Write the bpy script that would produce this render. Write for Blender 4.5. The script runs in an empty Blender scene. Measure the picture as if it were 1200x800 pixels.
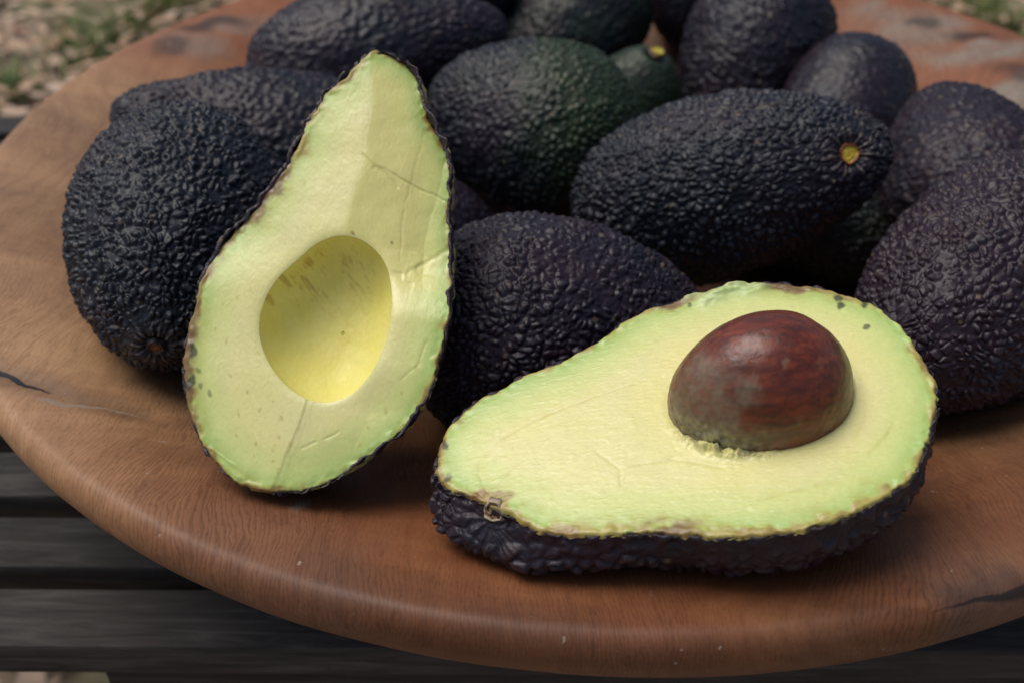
import bpy, bmesh, math, random
import numpy as np
from mathutils import Vector, Matrix

R_ = math.radians
scene = bpy.context.scene
col = scene.collection
random.seed(7)

# ------------------------------------------------------------------ camera
# world origin: centre of the bowl at the height of its rim, metres
cam_d = bpy.data.cameras.new('camera')
cam = bpy.data.objects.new('camera', cam_d)
col.objects.link(cam)
cam.location = (-0.0302, -0.3291, 0.165)
cam.rotation_euler = (R_(90.0 - 37.951), 0.0, 0.0)
cam_d.sensor_width = 36.0
cam_d.lens = 36.0
cam_d.clip_start = 0.01
cam_d.clip_end = 200.0
cam_d.dof.use_dof = True
cam_d.dof.focus_distance = 0.22
cam_d.dof.aperture_fstop = 13.0
cam_d.dof.aperture_blades = 7
scene.camera = cam

# ------------------------------------------------------------------ light
SUN_EL, SUN_AZ = 66.0, 288.0          # degrees; azimuth clockwise from +Y
world = bpy.data.worlds.new('World')
scene.world = world
world.use_nodes = True
wn = world.node_tree
bg = wn.nodes['Background']
sky = wn.nodes.new('ShaderNodeTexSky')
sky.sky_type = 'NISHITA'
sky.sun_disc = False
sky.sun_elevation = R_(SUN_EL)
sky.sun_rotation = R_(SUN_AZ)
sky.air_density = 1.0
sky.dust_density = 4.0
sky.ozone_density = 1.0
wn.links.new(sky.outputs[0], bg.inputs[0])
bg.inputs[1].default_value = 0.085
sun_d = bpy.data.lights.new('sun', 'SUN')
sun_d.energy = 1.5
sun_d.angle = R_(38.0)
sun_d.color = (1.0, 0.97, 0.92)
sun = bpy.data.objects.new('sun', sun_d)
col.objects.link(sun)
_az, _el = R_(SUN_AZ), R_(SUN_EL)
_dir = Vector((math.sin(_az) * math.cos(_el), math.cos(_az) * math.cos(_el), math.sin(_el)))
sun.rotation_euler = _dir.to_track_quat('Z', 'Y').to_euler()
vs = scene.view_settings
vs.view_transform = 'Standard'
vs.look = 'None'
vs.exposure = 0.26
vs.gamma = 1.0
vs.use_curve_mapping = False
scene.render.engine = 'CYCLES'
scene.cycles.max_bounces = 8
scene.cycles.use_denoising = True


# ------------------------------------------------------------------ numpy noise
def _hash(ix, iy, iz, seed):
    h = (ix.astype(np.uint32) * np.uint32(374761393) + iy.astype(np.uint32) * np.uint32(668265263)
         + iz.astype(np.uint32) * np.uint32(2147483647 - 1274126177) + np.uint32((seed * 974711 + 12345) & 0xffffffff))
    h ^= h >> np.uint32(13)
    h *= np.uint32(1274126177)
    h ^= h >> np.uint32(16)
    h *= np.uint32(2246822519)
    h ^= h >> np.uint32(15)
    return h


def vnoise(P, seed=0):
    """smooth value noise in -1..1 at points P (n, 3)"""
    P = np.asarray(P, np.float32)
    I = np.floor(P).astype(np.int64)
    f = P - I
    f = f * f * f * (f * (f * 6 - 15) + 10)
    out = np.zeros(len(P), np.float32)
    for dx in (0, 1):
        wx = f[:, 0] if dx else 1 - f[:, 0]
        for dy in (0, 1):
            wy = f[:, 1] if dy else 1 - f[:, 1]
            for dz in (0, 1):
                wz = f[:, 2] if dz else 1 - f[:, 2]
                h = _hash(I[:, 0] + dx, I[:, 1] + dy, I[:, 2] + dz, seed)
                out += wx * wy * wz * (h.astype(np.float32) / np.float32(2147483648.0) - 1)
    return out


def fbm(P, octaves=4, seed=0, gain=0.5):
    P = np.asarray(P, np.float32)
    s, a, t = 0.0, 1.0, 0.0
    for o in range(octaves):
        s = s + a * vnoise(P * (2.03 ** o) + 13.7 * o, seed + o)
        t += a
        a *= gain
    return s / t


def worley(P, seed=0, jitter=0.9):
    P = np.asarray(P, np.float32)
    I = np.floor(P).astype(np.int64)
    f = P - I
    F1 = np.full(len(P), 9.0, np.float32)
    F2 = np.full(len(P), 9.0, np.float32)
    k = np.float32(1.0 / 1024.0)
    for dx in (-1, 0, 1):
        for dy in (-1, 0, 1):
            for dz in (-1, 0, 1):
                h = _hash(I[:, 0] + dx, I[:, 1] + dy, I[:, 2] + dz, seed)
                ox = (h & np.uint32(1023)).astype(np.float32) * k
                oy = ((h >> np.uint32(10)) & np.uint32(1023)).astype(np.float32) * k
                oz = ((h >> np.uint32(20)) & np.uint32(1023)).astype(np.float32) * k
                d = ((dx + .5 + (ox - .5) * jitter - f[:, 0]) ** 2 + (dy + .5 + (oy - .5) * jitter - f[:, 1]) ** 2
                     + (dz + .5 + (oz - .5) * jitter - f[:, 2]) ** 2)
                m = d < F1
                F2 = np.where(m, F1, np.minimum(F2, d))
                F1 = np.where(m, d, F1)
    return np.sqrt(F1), np.sqrt(F2)


def sstep(a, b, x):
    t = np.clip((x - a) / (b - a), 0, 1)
    return t * t * (3 - 2 * t)


def mix(a, b, t):
    t = np.asarray(t)[..., None]
    return np.asarray(a) * (1 - t) + np.asarray(b) * t


# ------------------------------------------------------------------ mesh helpers
def build(name, verts, quads, mat, parent=None, tris=None, colors=None, smooth=True, colname='tint'):
    """one mesh object from numpy arrays; colors is an optional (n, 3) or (n, 4) point colour attribute"""
    verts = np.asarray(verts, np.float32)
    me = bpy.data.meshes.new(name)
    loops, starts, n = [], [], 0
    if quads is not None and len(quads):
        q = np.asarray(quads, np.int32)
        loops.append(q.ravel())
        starts.append(np.arange(len(q)) * q.shape[1])
        n += q.size
    if tris is not None and len(tris):
        t = np.asarray(tris, np.int32)
        loops.append(t.ravel())
        starts.append(n + np.arange(len(t)) * 3)
    L = np.concatenate(loops)
    S = np.concatenate(starts)
    me.vertices.add(len(verts))
    me.vertices.foreach_set('co', verts.ravel())
    me.loops.add(len(L))
    me.loops.foreach_set('vertex_index', L.astype(np.int32))
    me.polygons.add(len(S))
    me.polygons.foreach_set('loop_start', S.astype(np.int32))
    me.update(calc_edges=True)
    me.validate()
    me.polygons.foreach_set('use_smooth', np.full(len(me.polygons), smooth))
    if colors is not None:
        c = np.ones((len(verts), 4), np.float32)
        c[:, :colors.shape[1]] = colors
        a = me.color_attributes.new(colname, 'FLOAT_COLOR', 'POINT')
        a.data.foreach_set('color', c.ravel())
    if mat is not None:
        me.materials.append(mat)
    o = bpy.data.objects.new(name, me)
    col.objects.link(o)
    if parent is not None:
        o.parent = parent
    return o


def bm_obj(name, bm, mat, parent=None, smooth=False):
    me = bpy.data.meshes.new(name)
    bm.to_mesh(me)
    bm.free()
    me.materials.append(mat)
    for p in me.polygons:
        p.use_smooth = smooth
    o = bpy.data.objects.new(name, me)
    col.objects.link(o)
    if parent is not None:
        o.parent = parent
    return o


def tag(o, label=None, cat=None, group=None, kind=None):
    if label:
        o['label'] = label
    if cat:
        o['category'] = cat
    if group:
        o['group'] = group
    if kind:
        o['kind'] = kind
    return o


def empty(name, M=None):
    o = bpy.data.objects.new(name, None)
    o.empty_display_size = 0.01
    col.objects.link(o)
    if M is not None:
        o.matrix_world = M
    return o


def grid_quads(nu, nv, wrap_v=False):
    """indices of an nu x nv vertex grid (row major)"""
    i = np.arange(nu - 1)[:, None]
    j = np.arange(nv if wrap_v else nv - 1)[None, :]
    j2 = (j + 1) % nv
    return np.stack([i * nv + j, i * nv + j2, (i + 1) * nv + j2, (i + 1) * nv + j], -1).reshape(-1, 4)


def grid_normals(G, wrap_v=False):
    du = np.gradient(G, axis=0)
    if wrap_v:
        dv = np.roll(G, -1, 1) - np.roll(G, 1, 1)
    else:
        dv = np.gradient(G, axis=1)
    n = np.cross(du, dv)
    return n / np.maximum(np.linalg.norm(n, axis=-1, keepdims=True), 1e-12)


def polydist(P, line, closed=False):
    """distance of 2-D points to a polyline, and the place along it (0..1)"""
    A = np.asarray(line, np.float32)
    if closed:
        A = np.vstack([A, A[:1]])
    seg = np.linalg.norm(np.diff(A, axis=0), axis=1)
    cum = np.r_[0, np.cumsum(seg)]
    best = np.full(len(P), 1e9, np.float32)
    pos = np.zeros(len(P), np.float32)
    P = np.asarray(P, np.float32)
    for i in range(len(A) - 1):
        a, d = A[i], A[i + 1] - A[i]
        t = np.clip(((P - a) @ d) / max(d @ d, 1e-9), 0, 1)
        q = np.hypot(P[:, 0] - a[0] - t * d[0], P[:, 1] - a[1] - t * d[1])
        m = q < best
        best = np.where(m, q, best)
        pos = np.where(m, (cum[i] + t * seg[i]) / cum[-1], pos)
    return best, pos


def resample(P, n, it=2):
    P = np.asarray(P, float)
    Q = np.vstack([P, P[:1]])
    l = np.r_[0, np.cumsum(np.hypot(*np.diff(Q, axis=0).T))]
    t = np.linspace(0, l[-1], n, endpoint=False)
    Z = np.stack([np.interp(t, l, Q[:, 0]), np.interp(t, l, Q[:, 1])], 1)
    for _ in range(it):
        Z = (np.roll(Z, 1, 0) + 2 * Z + np.roll(Z, -1, 0)) / 4
    return Z


# ------------------------------------------------------------------ node helpers
def new_mat(name):
    m = bpy.data.materials.new(name)
    m.use_nodes = True
    nt = m.node_tree
    return m, nt, nt.nodes['Principled BSDF']


def N(nt, kind, **kw):
    n = nt.nodes.new(kind)
    for k, v in kw.items():
        if k.startswith('_'):
            setattr(n, k[1:], v)
        else:
            n.inputs[k.replace('__', ' ')].default_value = v
    return n


def noise_node(nt, vec, scale, detail=4.0, rough=0.55, dist=0.0):
    n = N(nt, 'ShaderNodeTexNoise', Scale=scale, Detail=detail, Roughness=rough, Distortion=dist)
    nt.links.new(vec, n.inputs['Vector'])
    return n.outputs['Fac']


def ramp(nt, fac, stops):
    r = nt.nodes.new('ShaderNodeValToRGB')
    e = r.color_ramp.elements
    while len(e) < len(stops):
        e.new(0.5)
    for x, (p, c) in zip(e, stops):
        x.position = p
        x.color = (*c, 1) if len(c) == 3 else c
    nt.links.new(fac, r.inputs[0])
    return r.outputs[0]


def mixc(nt, fac, a, b, mode='MIX'):
    m = nt.nodes.new('ShaderNodeMix')
    m.data_type = 'RGBA'
    m.blend_type = mode
    for s, x in ((m.inputs[0], fac), (m.inputs[6], a), (m.inputs[7], b)):
        if hasattr(x, 'links'):
            nt.links.new(x, s)
        else:
            s.default_value = x if not isinstance(x, tuple) or len(x) == 4 else (*x, 1)
    return m.outputs[2]


def math_(nt, op, a, b=0.0, c=0.0):
    m = nt.nodes.new('ShaderNodeMath')
    m.operation = op
    for s, x in zip(m.inputs, (a, b, c)):
        if hasattr(x, 'links'):
            nt.links.new(x, s)
        else:
            s.default_value = x
    return m.outputs[0]


def mapping(nt, vec, scale=(1, 1, 1), rot=(0, 0, 0), loc=(0, 0, 0)):
    m = nt.nodes.new('ShaderNodeMapping')
    m.inputs['Scale'].default_value = scale
    m.inputs['Rotation'].default_value = rot
    m.inputs['Location'].default_value = loc
    nt.links.new(vec, m.inputs[0])
    return m.outputs[0]


def objcoord(nt):
    return nt.nodes.new('ShaderNodeTexCoord').outputs['Object']


def bump(nt, bsdf, height, strength, dist):
    b = nt.nodes.new('ShaderNodeBump')
    b.inputs['Strength'].default_value = strength
    b.inputs['Distance'].default_value = dist
    nt.links.new(height, b.inputs['Height'])
    nt.links.new(b.outputs[0], bsdf.inputs['Normal'])
    return b


def attr(nt, name='tint'):
    a = nt.nodes.new('ShaderNodeAttribute')
    a.attribute_name = name
    return a


# ------------------------------------------------------------------ materials
# avocado skin: colour per vertex (purple black, green, brown specks), waxy sheen
skin_mat, nt, b = new_mat('avocado_skin')
oc = objcoord(nt)
fine = noise_node(nt, oc, 1400.0, 3.0)
c = mixc(nt, fine, (0.55, 0.55, 0.6), (1.35, 1.35, 1.35))
nt.links.new(mixc(nt, 1.0, attr(nt).outputs['Color'], c, 'MULTIPLY'), b.inputs['Base Color'])
nt.links.new(math_(nt, 'MULTIPLY_ADD', noise_node(nt, oc, 260.0, 3.0), 0.3, 0.25), b.inputs['Roughness'])
b.inputs['Specular IOR Level'].default_value = 0.38
bump(nt, b, fine, 0.5, 0.0004)

# avocado flesh: painted colour per vertex, buttery grain, slightly moist
flesh_mat, nt, b = new_mat('avocado_flesh')
oc = objcoord(nt)
grain = noise_node(nt, mapping(nt, oc, (1.0, 1.6, 1.0)), 900.0, 3.0)
c = mixc(nt, grain, (0.93, 0.93, 0.90), (1.06, 1.06, 1.07))
cc = mixc(nt, 1.0, attr(nt).outputs['Color'], c, 'MULTIPLY')
nt.links.new(cc, b.inputs['Base Color'])
b.inputs['Coat Weight'].default_value = 0.18
b.inputs['Coat Roughness'].default_value = 0.22
b.inputs['Subsurface Weight'].default_value = 0.25
b.inputs['Subsurface Radius'].default_value = (1.0, 0.8, 0.3)
b.inputs['Subsurface Scale'].default_value = 0.0018
nt.links.new(math_(nt, 'MULTIPLY_ADD', noise_node(nt, oc, 700.0, 2.0), 0.35, 0.20), b.inputs['Roughness'])
b.inputs['Specular IOR Level'].default_value = 0.45
bump(nt, b, math_(nt, 'ADD', grain, math_(nt, 'MULTIPLY', noise_node(nt, oc, 350.0, 3.0), 0.6)), 0.28, 0.0003)

# inside of the hollow: same flesh without the moist film
hollow_mat = flesh_mat.copy()
hollow_mat.name = 'avocado_hollow'
hb = hollow_mat.node_tree.nodes['Principled BSDF']
hb.inputs['Coat Weight'].default_value = 0.0
hb.inputs['Specular IOR Level'].default_value = 0.3

# avocado stone
stone_mat, nt, b = new_mat('avocado_stone')
nt.links.new(attr(nt).outputs['Color'], b.inputs['Base Color'])
oc = objcoord(nt)
g = noise_node(nt, oc, 700.0, 4.0, 0.6)
nt.links.new(math_(nt, 'MULTIPLY_ADD', g, 0.35, 0.17), b.inputs['Roughness'])
bump(nt, b, g, 0.25, 0.0004)

# stem scars: colour per vertex
scar_mat, nt, b = new_mat('stem_scar')
nt.links.new(attr(nt).outputs['Color'], b.inputs['Base Color'])
b.inputs['Roughness'].default_value = 0.5
bump(nt, b, noise_node(nt, objcoord(nt), 1500.0, 3.0), 0.5, 0.0004)

# bowl: red brown hardwood, the vertex attribute carries its weathered patches
# (r: grey weathering, g: black stain or crack, b: reddish heartwood)
wood_mat, nt, b = new_mat('bowl_wood')
oc = objcoord(nt)
warp = N(nt, 'ShaderNodeTexNoise', Scale=9.0, Detail=2.0)
nt.links.new(oc, warp.inputs['Vector'])
wv = nt.nodes.new('ShaderNodeVectorMath')
wv.operation = 'MULTIPLY_ADD'
nt.links.new(warp.outputs['Color'], wv.inputs[0])
wv.inputs[1].default_value = (0.05, 0.03, 0.05)
nt.links.new(oc, wv.inputs[2])
wc = wv.outputs[0]
bands = noise_node(nt, mapping(nt, wc, (14.0, 46.0, 40.0)), 1.0, 6.0, 0.62, 0.8)
large = noise_node(nt, oc, 14.0, 3.0, 0.6, 0.4)
def wave(vec, scale, dist, dscale):
    w = N(nt, 'ShaderNodeTexWave', Scale=scale, Distortion=dist, Detail=3.0)
    w.inputs['Detail Scale'].default_value = dscale
    w.inputs['Detail Roughness'].default_value = 0.6
    nt.links.new(vec, w.inputs['Vector'])
    return w.outputs['Fac']


dash = wave(mapping(nt, wc, (1.0, 0.25, 0.45)), 300.0, 16.0, 0.75)
dash2 = wave(mapping(nt, wc, (1.0, 0.35, 0.5), (0, 0, 0.5)), 30.0, 26.0, 1.0)
patch = ramp(nt, noise_node(nt, oc, 24.0, 3.0), [(0.36, (0.12, 0.12, 0.12)), (0.62, (1, 1, 1))])
base = ramp(nt, bands, [(0.28, (0.042, 0.016, 0.007)), (0.47, (0.128, 0.052, 0.020)), (0.68, (0.225, 0.105, 0.043))])
base = mixc(nt, ramp(nt, large, [(0.42, (0, 0, 0)), (0.62, (1, 1, 1))]), base, mixc(nt, 0.65, base, (0.085, 0.045, 0.030)))
at = attr(nt)
sep = nt.nodes.new('ShaderNodeSeparateColor')
nt.links.new(at.outputs['Color'], sep.inputs[0])
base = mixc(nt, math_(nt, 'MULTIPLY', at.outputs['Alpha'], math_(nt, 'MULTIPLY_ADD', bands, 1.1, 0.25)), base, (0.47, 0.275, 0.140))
base = mixc(nt, sep.outputs[2], base, mixc(nt, 0.75, base, (0.30, 0.100, 0.038)))
base = mixc(nt, math_(nt, 'MULTIPLY', sep.outputs[0], math_(nt, 'MULTIPLY_ADD', noise_node(nt, mapping(nt, wc, (1.0, 2.6, 1.0)), 50.0, 5.0, 0.65), 1.8, -0.1)), base, (0.235, 0.205, 0.165))
dk = ramp(nt, dash, [(0.05, (0.66, 0.62, 0.60)), (0.5, (1.04, 1.04, 1.03))])
base = mixc(nt, math_(nt, 'MULTIPLY', patch, 0.8), base, dk, 'MULTIPLY')
base = mixc(nt, math_(nt, 'MULTIPLY', large, 0.5), base, ramp(nt, dash2, [(0.05, (0.66, 0.58, 0.54)), (0.55, (1.10, 1.10, 1.08))]), 'MULTIPLY')
pores = noise_node(nt, mapping(nt, wc, (2400.0, 600.0, 800.0)), 1.0, 2.0)
base = mixc(nt, 0.5, base, ramp(nt, pores, [(0.34, (0.60, 0.56, 0.54)), (0.46, (1.03, 1.03, 1.03))]), 'MULTIPLY')


def sliver(rot, loc, length, width, wob, nscale, hard=3500.0):
    """tapered streak along a line on the wood, 0..1"""
    sx = nt.nodes.new('ShaderNodeSeparateXYZ')
    nt.links.new(mapping(nt, oc, (1, 1, 1), (0, 0, rot), (loc[0], loc[1], 0)), sx.inputs[0])
    n_ = math_(nt, 'MULTIPLY_ADD', noise_node(nt, oc, nscale, 4.0, 0.6), wob, -wob / 2)
    d_ = math_(nt, 'ABSOLUTE', math_(nt, 'ADD', sx.outputs[1], n_))
    u_ = math_(nt, 'DIVIDE', sx.outputs[0], length)
    taper = math_(nt, 'POWER', math_(nt, 'MAXIMUM', math_(nt, 'MULTIPLY', math_(nt, 'SUBTRACT', 1.0, u_), math_(nt, 'MINIMUM', math_(nt, 'MULTIPLY_ADD', u_, 6.0, 0.2), 1.0)), 0.0), 0.5)
    w_ = math_(nt, 'MULTIPLY', taper, width)
    return math_(nt, 'MINIMUM', math_(nt, 'MAXIMUM', math_(nt, 'MULTIPLY', math_(nt, 'SUBTRACT', w_, d_), hard), 0.0), 1.0)


crack = sliver(0.3824, (0.13225, 0.18037), 0.0496, 0.0019, 0.004, 90.0)
stainy = sliver(0.3824, (0.13225, 0.17937), 0.0744, 0.0085, 0.012, 60.0, 160.0)
chip = sliver(0.0377, (0.14114, 0.14493), 0.0265, 0.0012, 0.005, 140.0)
zsep = nt.nodes.new('ShaderNodeSeparateXYZ')
nt.links.new(oc, zsep.inputs[0])
topm = math_(nt, 'MINIMUM', math_(nt, 'MAXIMUM', math_(nt, 'MULTIPLY_ADD', zsep.outputs[2], 400.0, 4.0), 0.0), 1.0)
burn = sliver(2.8672, (0.03489, -0.20957), 0.0404, 0.0016, 0.0022, 70.0, 1600.0)
base = mixc(nt, math_(nt, 'MULTIPLY', stainy, 0.40), base, (0.055, 0.026, 0.018))
base = mixc(nt, chip, base, (0.34, 0.245, 0.17))
base = mixc(nt, math_(nt, 'MAXIMUM', math_(nt, 'MAXIMUM', sep.outputs[1], math_(nt, 'MULTIPLY', math_(nt, 'MULTIPLY', burn, 0.9), topm)), crack), base, (0.012, 0.010, 0.010))
specks = noise_node(nt, oc, 330.0, 2.0, 0.5)
base = mixc(nt, ramp(nt, specks, [(0.735, (0, 0, 0)), (0.76, (0.6, 0.6, 0.6))]), base, (0.36, 0.30, 0.24))
nt.links.new(base, b.inputs['Base Color'])
nt.links.new(math_(nt, 'MULTIPLY_ADD', large, 0.2, 0.42), b.inputs['Roughness'])
b.inputs['Specular IOR Level'].default_value = 0.36
hgt = math_(nt, 'SUBTRACT', math_(nt, 'ADD', math_(nt, 'MULTIPLY', dash, patch), pores), math_(nt, 'ADD', math_(nt, 'MULTIPLY', sep.outputs[1], 1.0), math_(nt, 'MULTIPLY', crack, 9.0)))
bump(nt, b, hgt, 0.12, 0.0002)

# bench: dark weathered timber
bench_mat, nt, b = new_mat('weathered_slat')
oc = objcoord(nt)
rnd = nt.nodes.new('ShaderNodeObjectInfo').outputs['Random']
g1 = noise_node(nt, mapping(nt, oc, (26.0, 300.0, 300.0)), 1.0, 8.0, 0.72, 0.6)
g2 = noise_node(nt, oc, 25.0, 3.0)
c = ramp(nt, g1, [(0.32, (0.016, 0.015, 0.014)), (0.50, (0.042, 0.039, 0.036)), (0.70, (0.095, 0.087, 0.079))])
c = mixc(nt, ramp(nt, g2, [(0.45, (0, 0, 0)), (0.7, (1, 1, 1))]), c, mixc(nt, 0.5, c, (0.036, 0.028, 0.023)))
c = mixc(nt, 1.0, c, mixc(nt, rnd, (0.75, 0.75, 0.75), (1.2, 1.2, 1.2)), 'MULTIPLY')
nt.links.new(c, b.inputs['Base Color'])
b.inputs['Roughness'].default_value = 0.75
b.inputs['Specular IOR Level'].default_value = 0.25
bump(nt, b, g1, 0.8, 0.0012)

# ground and litter
soil_mat, nt, b = new_mat('soil')
oc = objcoord(nt)
c = ramp(nt, noise_node(nt, oc, 9.0, 6.0, 0.65), [(0.3, (0.13, 0.085, 0.055)), (0.55, (0.30, 0.215, 0.15)), (0.75, (0.42, 0.32, 0.25))])
c = mixc(nt, ramp(nt, noise_node(nt, oc, 2.3, 3.0), [(0.52, (0, 0, 0)), (0.68, (0.7, 0.7, 0.7))]), c, (0.10, 0.13, 0.035))
nt.links.new(c, b.inputs['Base Color'])
b.inputs['Roughness'].default_value = 0.9
bump(nt, b, noise_node(nt, oc, 60.0, 5.0), 0.6, 0.01)
leaf_mat, nt, b = new_mat('dry_leaf')
nt.links.new(attr(nt).outputs['Color'], b.inputs['Base Color'])
b.inputs['Roughness'].default_value = 0.7
grass_mat, nt, b = new_mat('grass_blade')
nt.links.new(attr(nt).outputs['Color'], b.inputs['Base Color'])
b.inputs['Roughness'].default_value = 0.55

# ------------------------------------------------------------------ ground
BENCH_TOP = -0.072
GROUND = -0.50
n = 60
gx = np.linspace(-1, 1, n)
gx = np.sign(gx) * np.abs(gx) ** 3 * 40.0
X, Y = np.meshgrid(gx, gx + 0.0, indexing='ij')
P = np.stack([X, Y, np.zeros_like(X)], -1).reshape(-1, 3)
near = np.exp(-(np.hypot(P[:, 0], P[:, 1]) / 4.0) ** 2)
P[:, 2] = GROUND + 0.012 * fbm(P * 5.0, 3, 5) * near
ground = build('ground', P, grid_quads(n, n), soil_mat)
tag(ground, kind='structure')

# fallen leaves: curled little blades, one uncountable mass
rng = np.random.default_rng(3)
nl = 16000
lx = rng.uniform(-1.7, 1.7, nl)
ly = rng.uniform(-0.5, 2.6, nl)
ln = rng.uniform(0.014, 0.05, nl)
lw = ln * rng.uniform(0.28, 0.5, nl)
la = rng.uniform(0, 2 * np.pi, nl)
tilt = rng.normal(0, 0.22, nl)
curl = rng.uniform(-0.1, 0.15, nl)
lz = GROUND + 0.012 + rng.uniform(0, 0.012, nl)
st = np.array([-1.0, -0.45, 0.1, 0.6, 1.0])
wd = np.array([0.06, 0.85, 1.0, 0.6, 0.04])
V = np.zeros((nl, 5, 3, 3), np.float32)
for j, s in enumerate((-1, 0, 1)):
    u = st[None] * ln[:, None] / 2
    v = s * wd[None] * lw[:, None] / 2
    z = lz[:, None] + curl[:, None] * (u / ln[:, None]) ** 2 * ln[:, None] * 0.9 + abs(s) * 0.12 * lw[:, None] + u * np.sin(tilt)[:, None]
    V[:, :, j, 0] = lx[:, None] + u * np.cos(la)[:, None] - v * np.sin(la)[:, None]
    V[:, :, j, 1] = ly[:, None] + u * np.sin(la)[:, None] + v * np.cos(la)[:, None]
    V[:, :, j, 2] = z
q = grid_quads(5, 3)
Q = (q[None] + (np.arange(nl) * 15)[:, None, None]).reshape(-1, 4)
pal = np.array([(0.52, 0.38, 0.28), (0.46, 0.31, 0.22), (0.60, 0.46, 0.36), (0.38, 0.21, 0.12), (0.50, 0.33, 0.22), (0.34, 0.24, 0.17), (0.64, 0.51, 0.41)])
pal = 0.6 * pal + 0.4 * np.array([0.56, 0.37, 0.215])
lc = pal[rng.integers(0, len(pal), nl)] * rng.uniform(0.88, 1.1, nl)[:, None]
litter = build('leaf_litter', V.reshape(-1, 3), Q, leaf_mat, colors=np.repeat(lc, 15, 0))
tag(litter, kind='stuff')

# grass and weeds in loose clumps
nb = 2100
ncl = 70
ccx, ccy = rng.uniform(-1.6, 1.6, ncl), rng.uniform(0.35, 2.6, ncl)
own = np.array([(-0.71, 1.36), (-0.75, 1.34), (-0.81, 1.15), (-0.83, 1.12), (-0.64, 1.50), (-0.72, 1.26), (-0.69, 1.48), (0.82, 1.44), (0.84, 1.40), (0.80, 1.50), (-0.60, 1.55)])
ccx[:len(own)], ccy[:len(own)] = own[:, 0], own[:, 1]
k = rng.integers(0, ncl, nb)
k[:1500] = rng.integers(0, len(own), 1500)
bx = ccx[k] + rng.normal(0, 0.035, nb)
by = ccy[k] + rng.normal(0, 0.035, nb)
bh = rng.uniform(0.02, 0.07, nb)
ba = rng.uniform(0, 2 * np.pi, nb)
lean = rng.uniform(0.2, 0.9, nb)
bw = rng.uniform(0.0025, 0.006, nb)
V = np.zeros((nb, 4, 2, 3), np.float32)
for i, s in enumerate((0, 0.4, 0.75, 1.0)):
    for j, e in enumerate((-1, 1)):
        w = e * bw * (1 - s * 0.85) / 2
        r = lean * bh * s ** 1.6
        V[:, i, j, 0] = bx + r * np.cos(ba) - w * np.sin(ba)
        V[:, i, j, 1] = by + r * np.sin(ba) + w * np.cos(ba)
        V[:, i, j, 2] = GROUND - 0.004 + bh * s * (1 - 0.25 * lean * s)
q = grid_quads(4, 2)
Q = (q[None] + (np.arange(nb) * 8)[:, None, None]).reshape(-1, 4)
gc = np.array([(0.14, 0.21, 0.04), (0.19, 0.27, 0.07), (0.10, 0.15, 0.04), (0.27, 0.28, 0.10)])[rng.integers(0, 4, nb)] * rng.uniform(0.7, 1.2, nb)[:, None]
grass = build('grass', V.reshape(-1, 3), Q, grass_mat, colors=np.repeat(gc, 8, 0))
tag(grass, kind='stuff')


# ------------------------------------------------------------------ bench
def box_bm(bm, cx, cy, cz, sx, sy, sz, bevel=0.0012, seg=2):
    r = bmesh.ops.create_cube(bm, size=1.0)
    bmesh.ops.scale(bm, vec=(sx, sy, sz), verts=r['verts'])
    bmesh.ops.translate(bm, vec=(cx, cy, cz), verts=r['verts'])
    if bevel:
        es = {e for v in r['verts'] for e in v.link_edges}
        bmesh.ops.bevel(bm, geom=list(es), offset=bevel, segments=seg, affect='EDGES', profile=0.6)


bench = empty('slatted_bench', Matrix.Translation((-0.0302, 0, 0)) @ Matrix.Rotation(R_(-0.4), 4, 'Z'))
tag(bench, 'dark grey weathered wooden bench of narrow slats carrying the big wooden bowl', 'bench')
PITCH, SW, ST, BL = 0.0279, 0.0197, 0.0125, 1.30
slat_me = None
for i in range(12):
    y = -0.161 + SW / 2 + i * PITCH
    if i % 4 == 0:
        bm = bmesh.new()
        box_bm(bm, 0, 0, 0, BL, SW, ST)
        o = bm_obj('slat', bm, bench_mat, bench)
        slat_me = o.data
    else:
        o = bpy.data.objects.new('slat', slat_me)
        col.objects.link(o)
        o.parent = bench
    o.location = ((i * 37 % 5 - 2) * 0.0015, y, BENCH_TOP - ST / 2 - 0.0006 * (i % 3 == 1))
for x in (-0.52, 0.0, 0.52):
    bm = bmesh.new()
    box_bm(bm, x, 0.004, BENCH_TOP - ST - 0.0145 - 0.0006, 0.035, 0.30, 0.026)
    bm_obj('cross_rail', bm, bench_mat, bench)
for x in (-0.52, 0.52):
    for y in (-0.115, 0.125):
        bm = bmesh.new()
        zt = BENCH_TOP - ST - 0.0285
        box_bm(bm, x, y, (zt + GROUND) / 2 - 0.004, 0.038, 0.038, zt - GROUND + 0.012)
        bm_obj('leg', bm, bench_mat, bench)
bm = bmesh.new()
box_bm(bm, 0.254, -0.1495, BENCH_TOP - ST - 0.0215, 0.74, 0.014, 0.040)  # rail added to stand in for the shade under the near slat
bm_obj('shade_rail', bm, bench_mat, bench)
for y in (-0.115, 0.125):
    bm = bmesh.new()
    box_bm(bm, 0, y, -0.36, 1.0, 0.02, 0.04)
    bm_obj('stretcher', bm, bench_mat, bench)

# ------------------------------------------------------------------ bowl
BD, BRC = 0.05, 0.192


def bowl_z(r):
    """the hollow: a dish that flattens towards the rim"""
    t_ = np.clip(r - 0.175, 0, None)
    return np.where(r < 0.175, -BD * (1 - (np.minimum(r, BRC) / BRC) ** 2.3), -0.00959 + 0.531 * t_ - 6.85 * t_ ** 2)


pr = list(np.linspace(0.0, 0.150, 56)[1:]) + list(np.linspace(0.150, 0.2040, 38)[1:])
pts = [(r, float(bowl_z(np.array(r)))) for r in pr]
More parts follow.
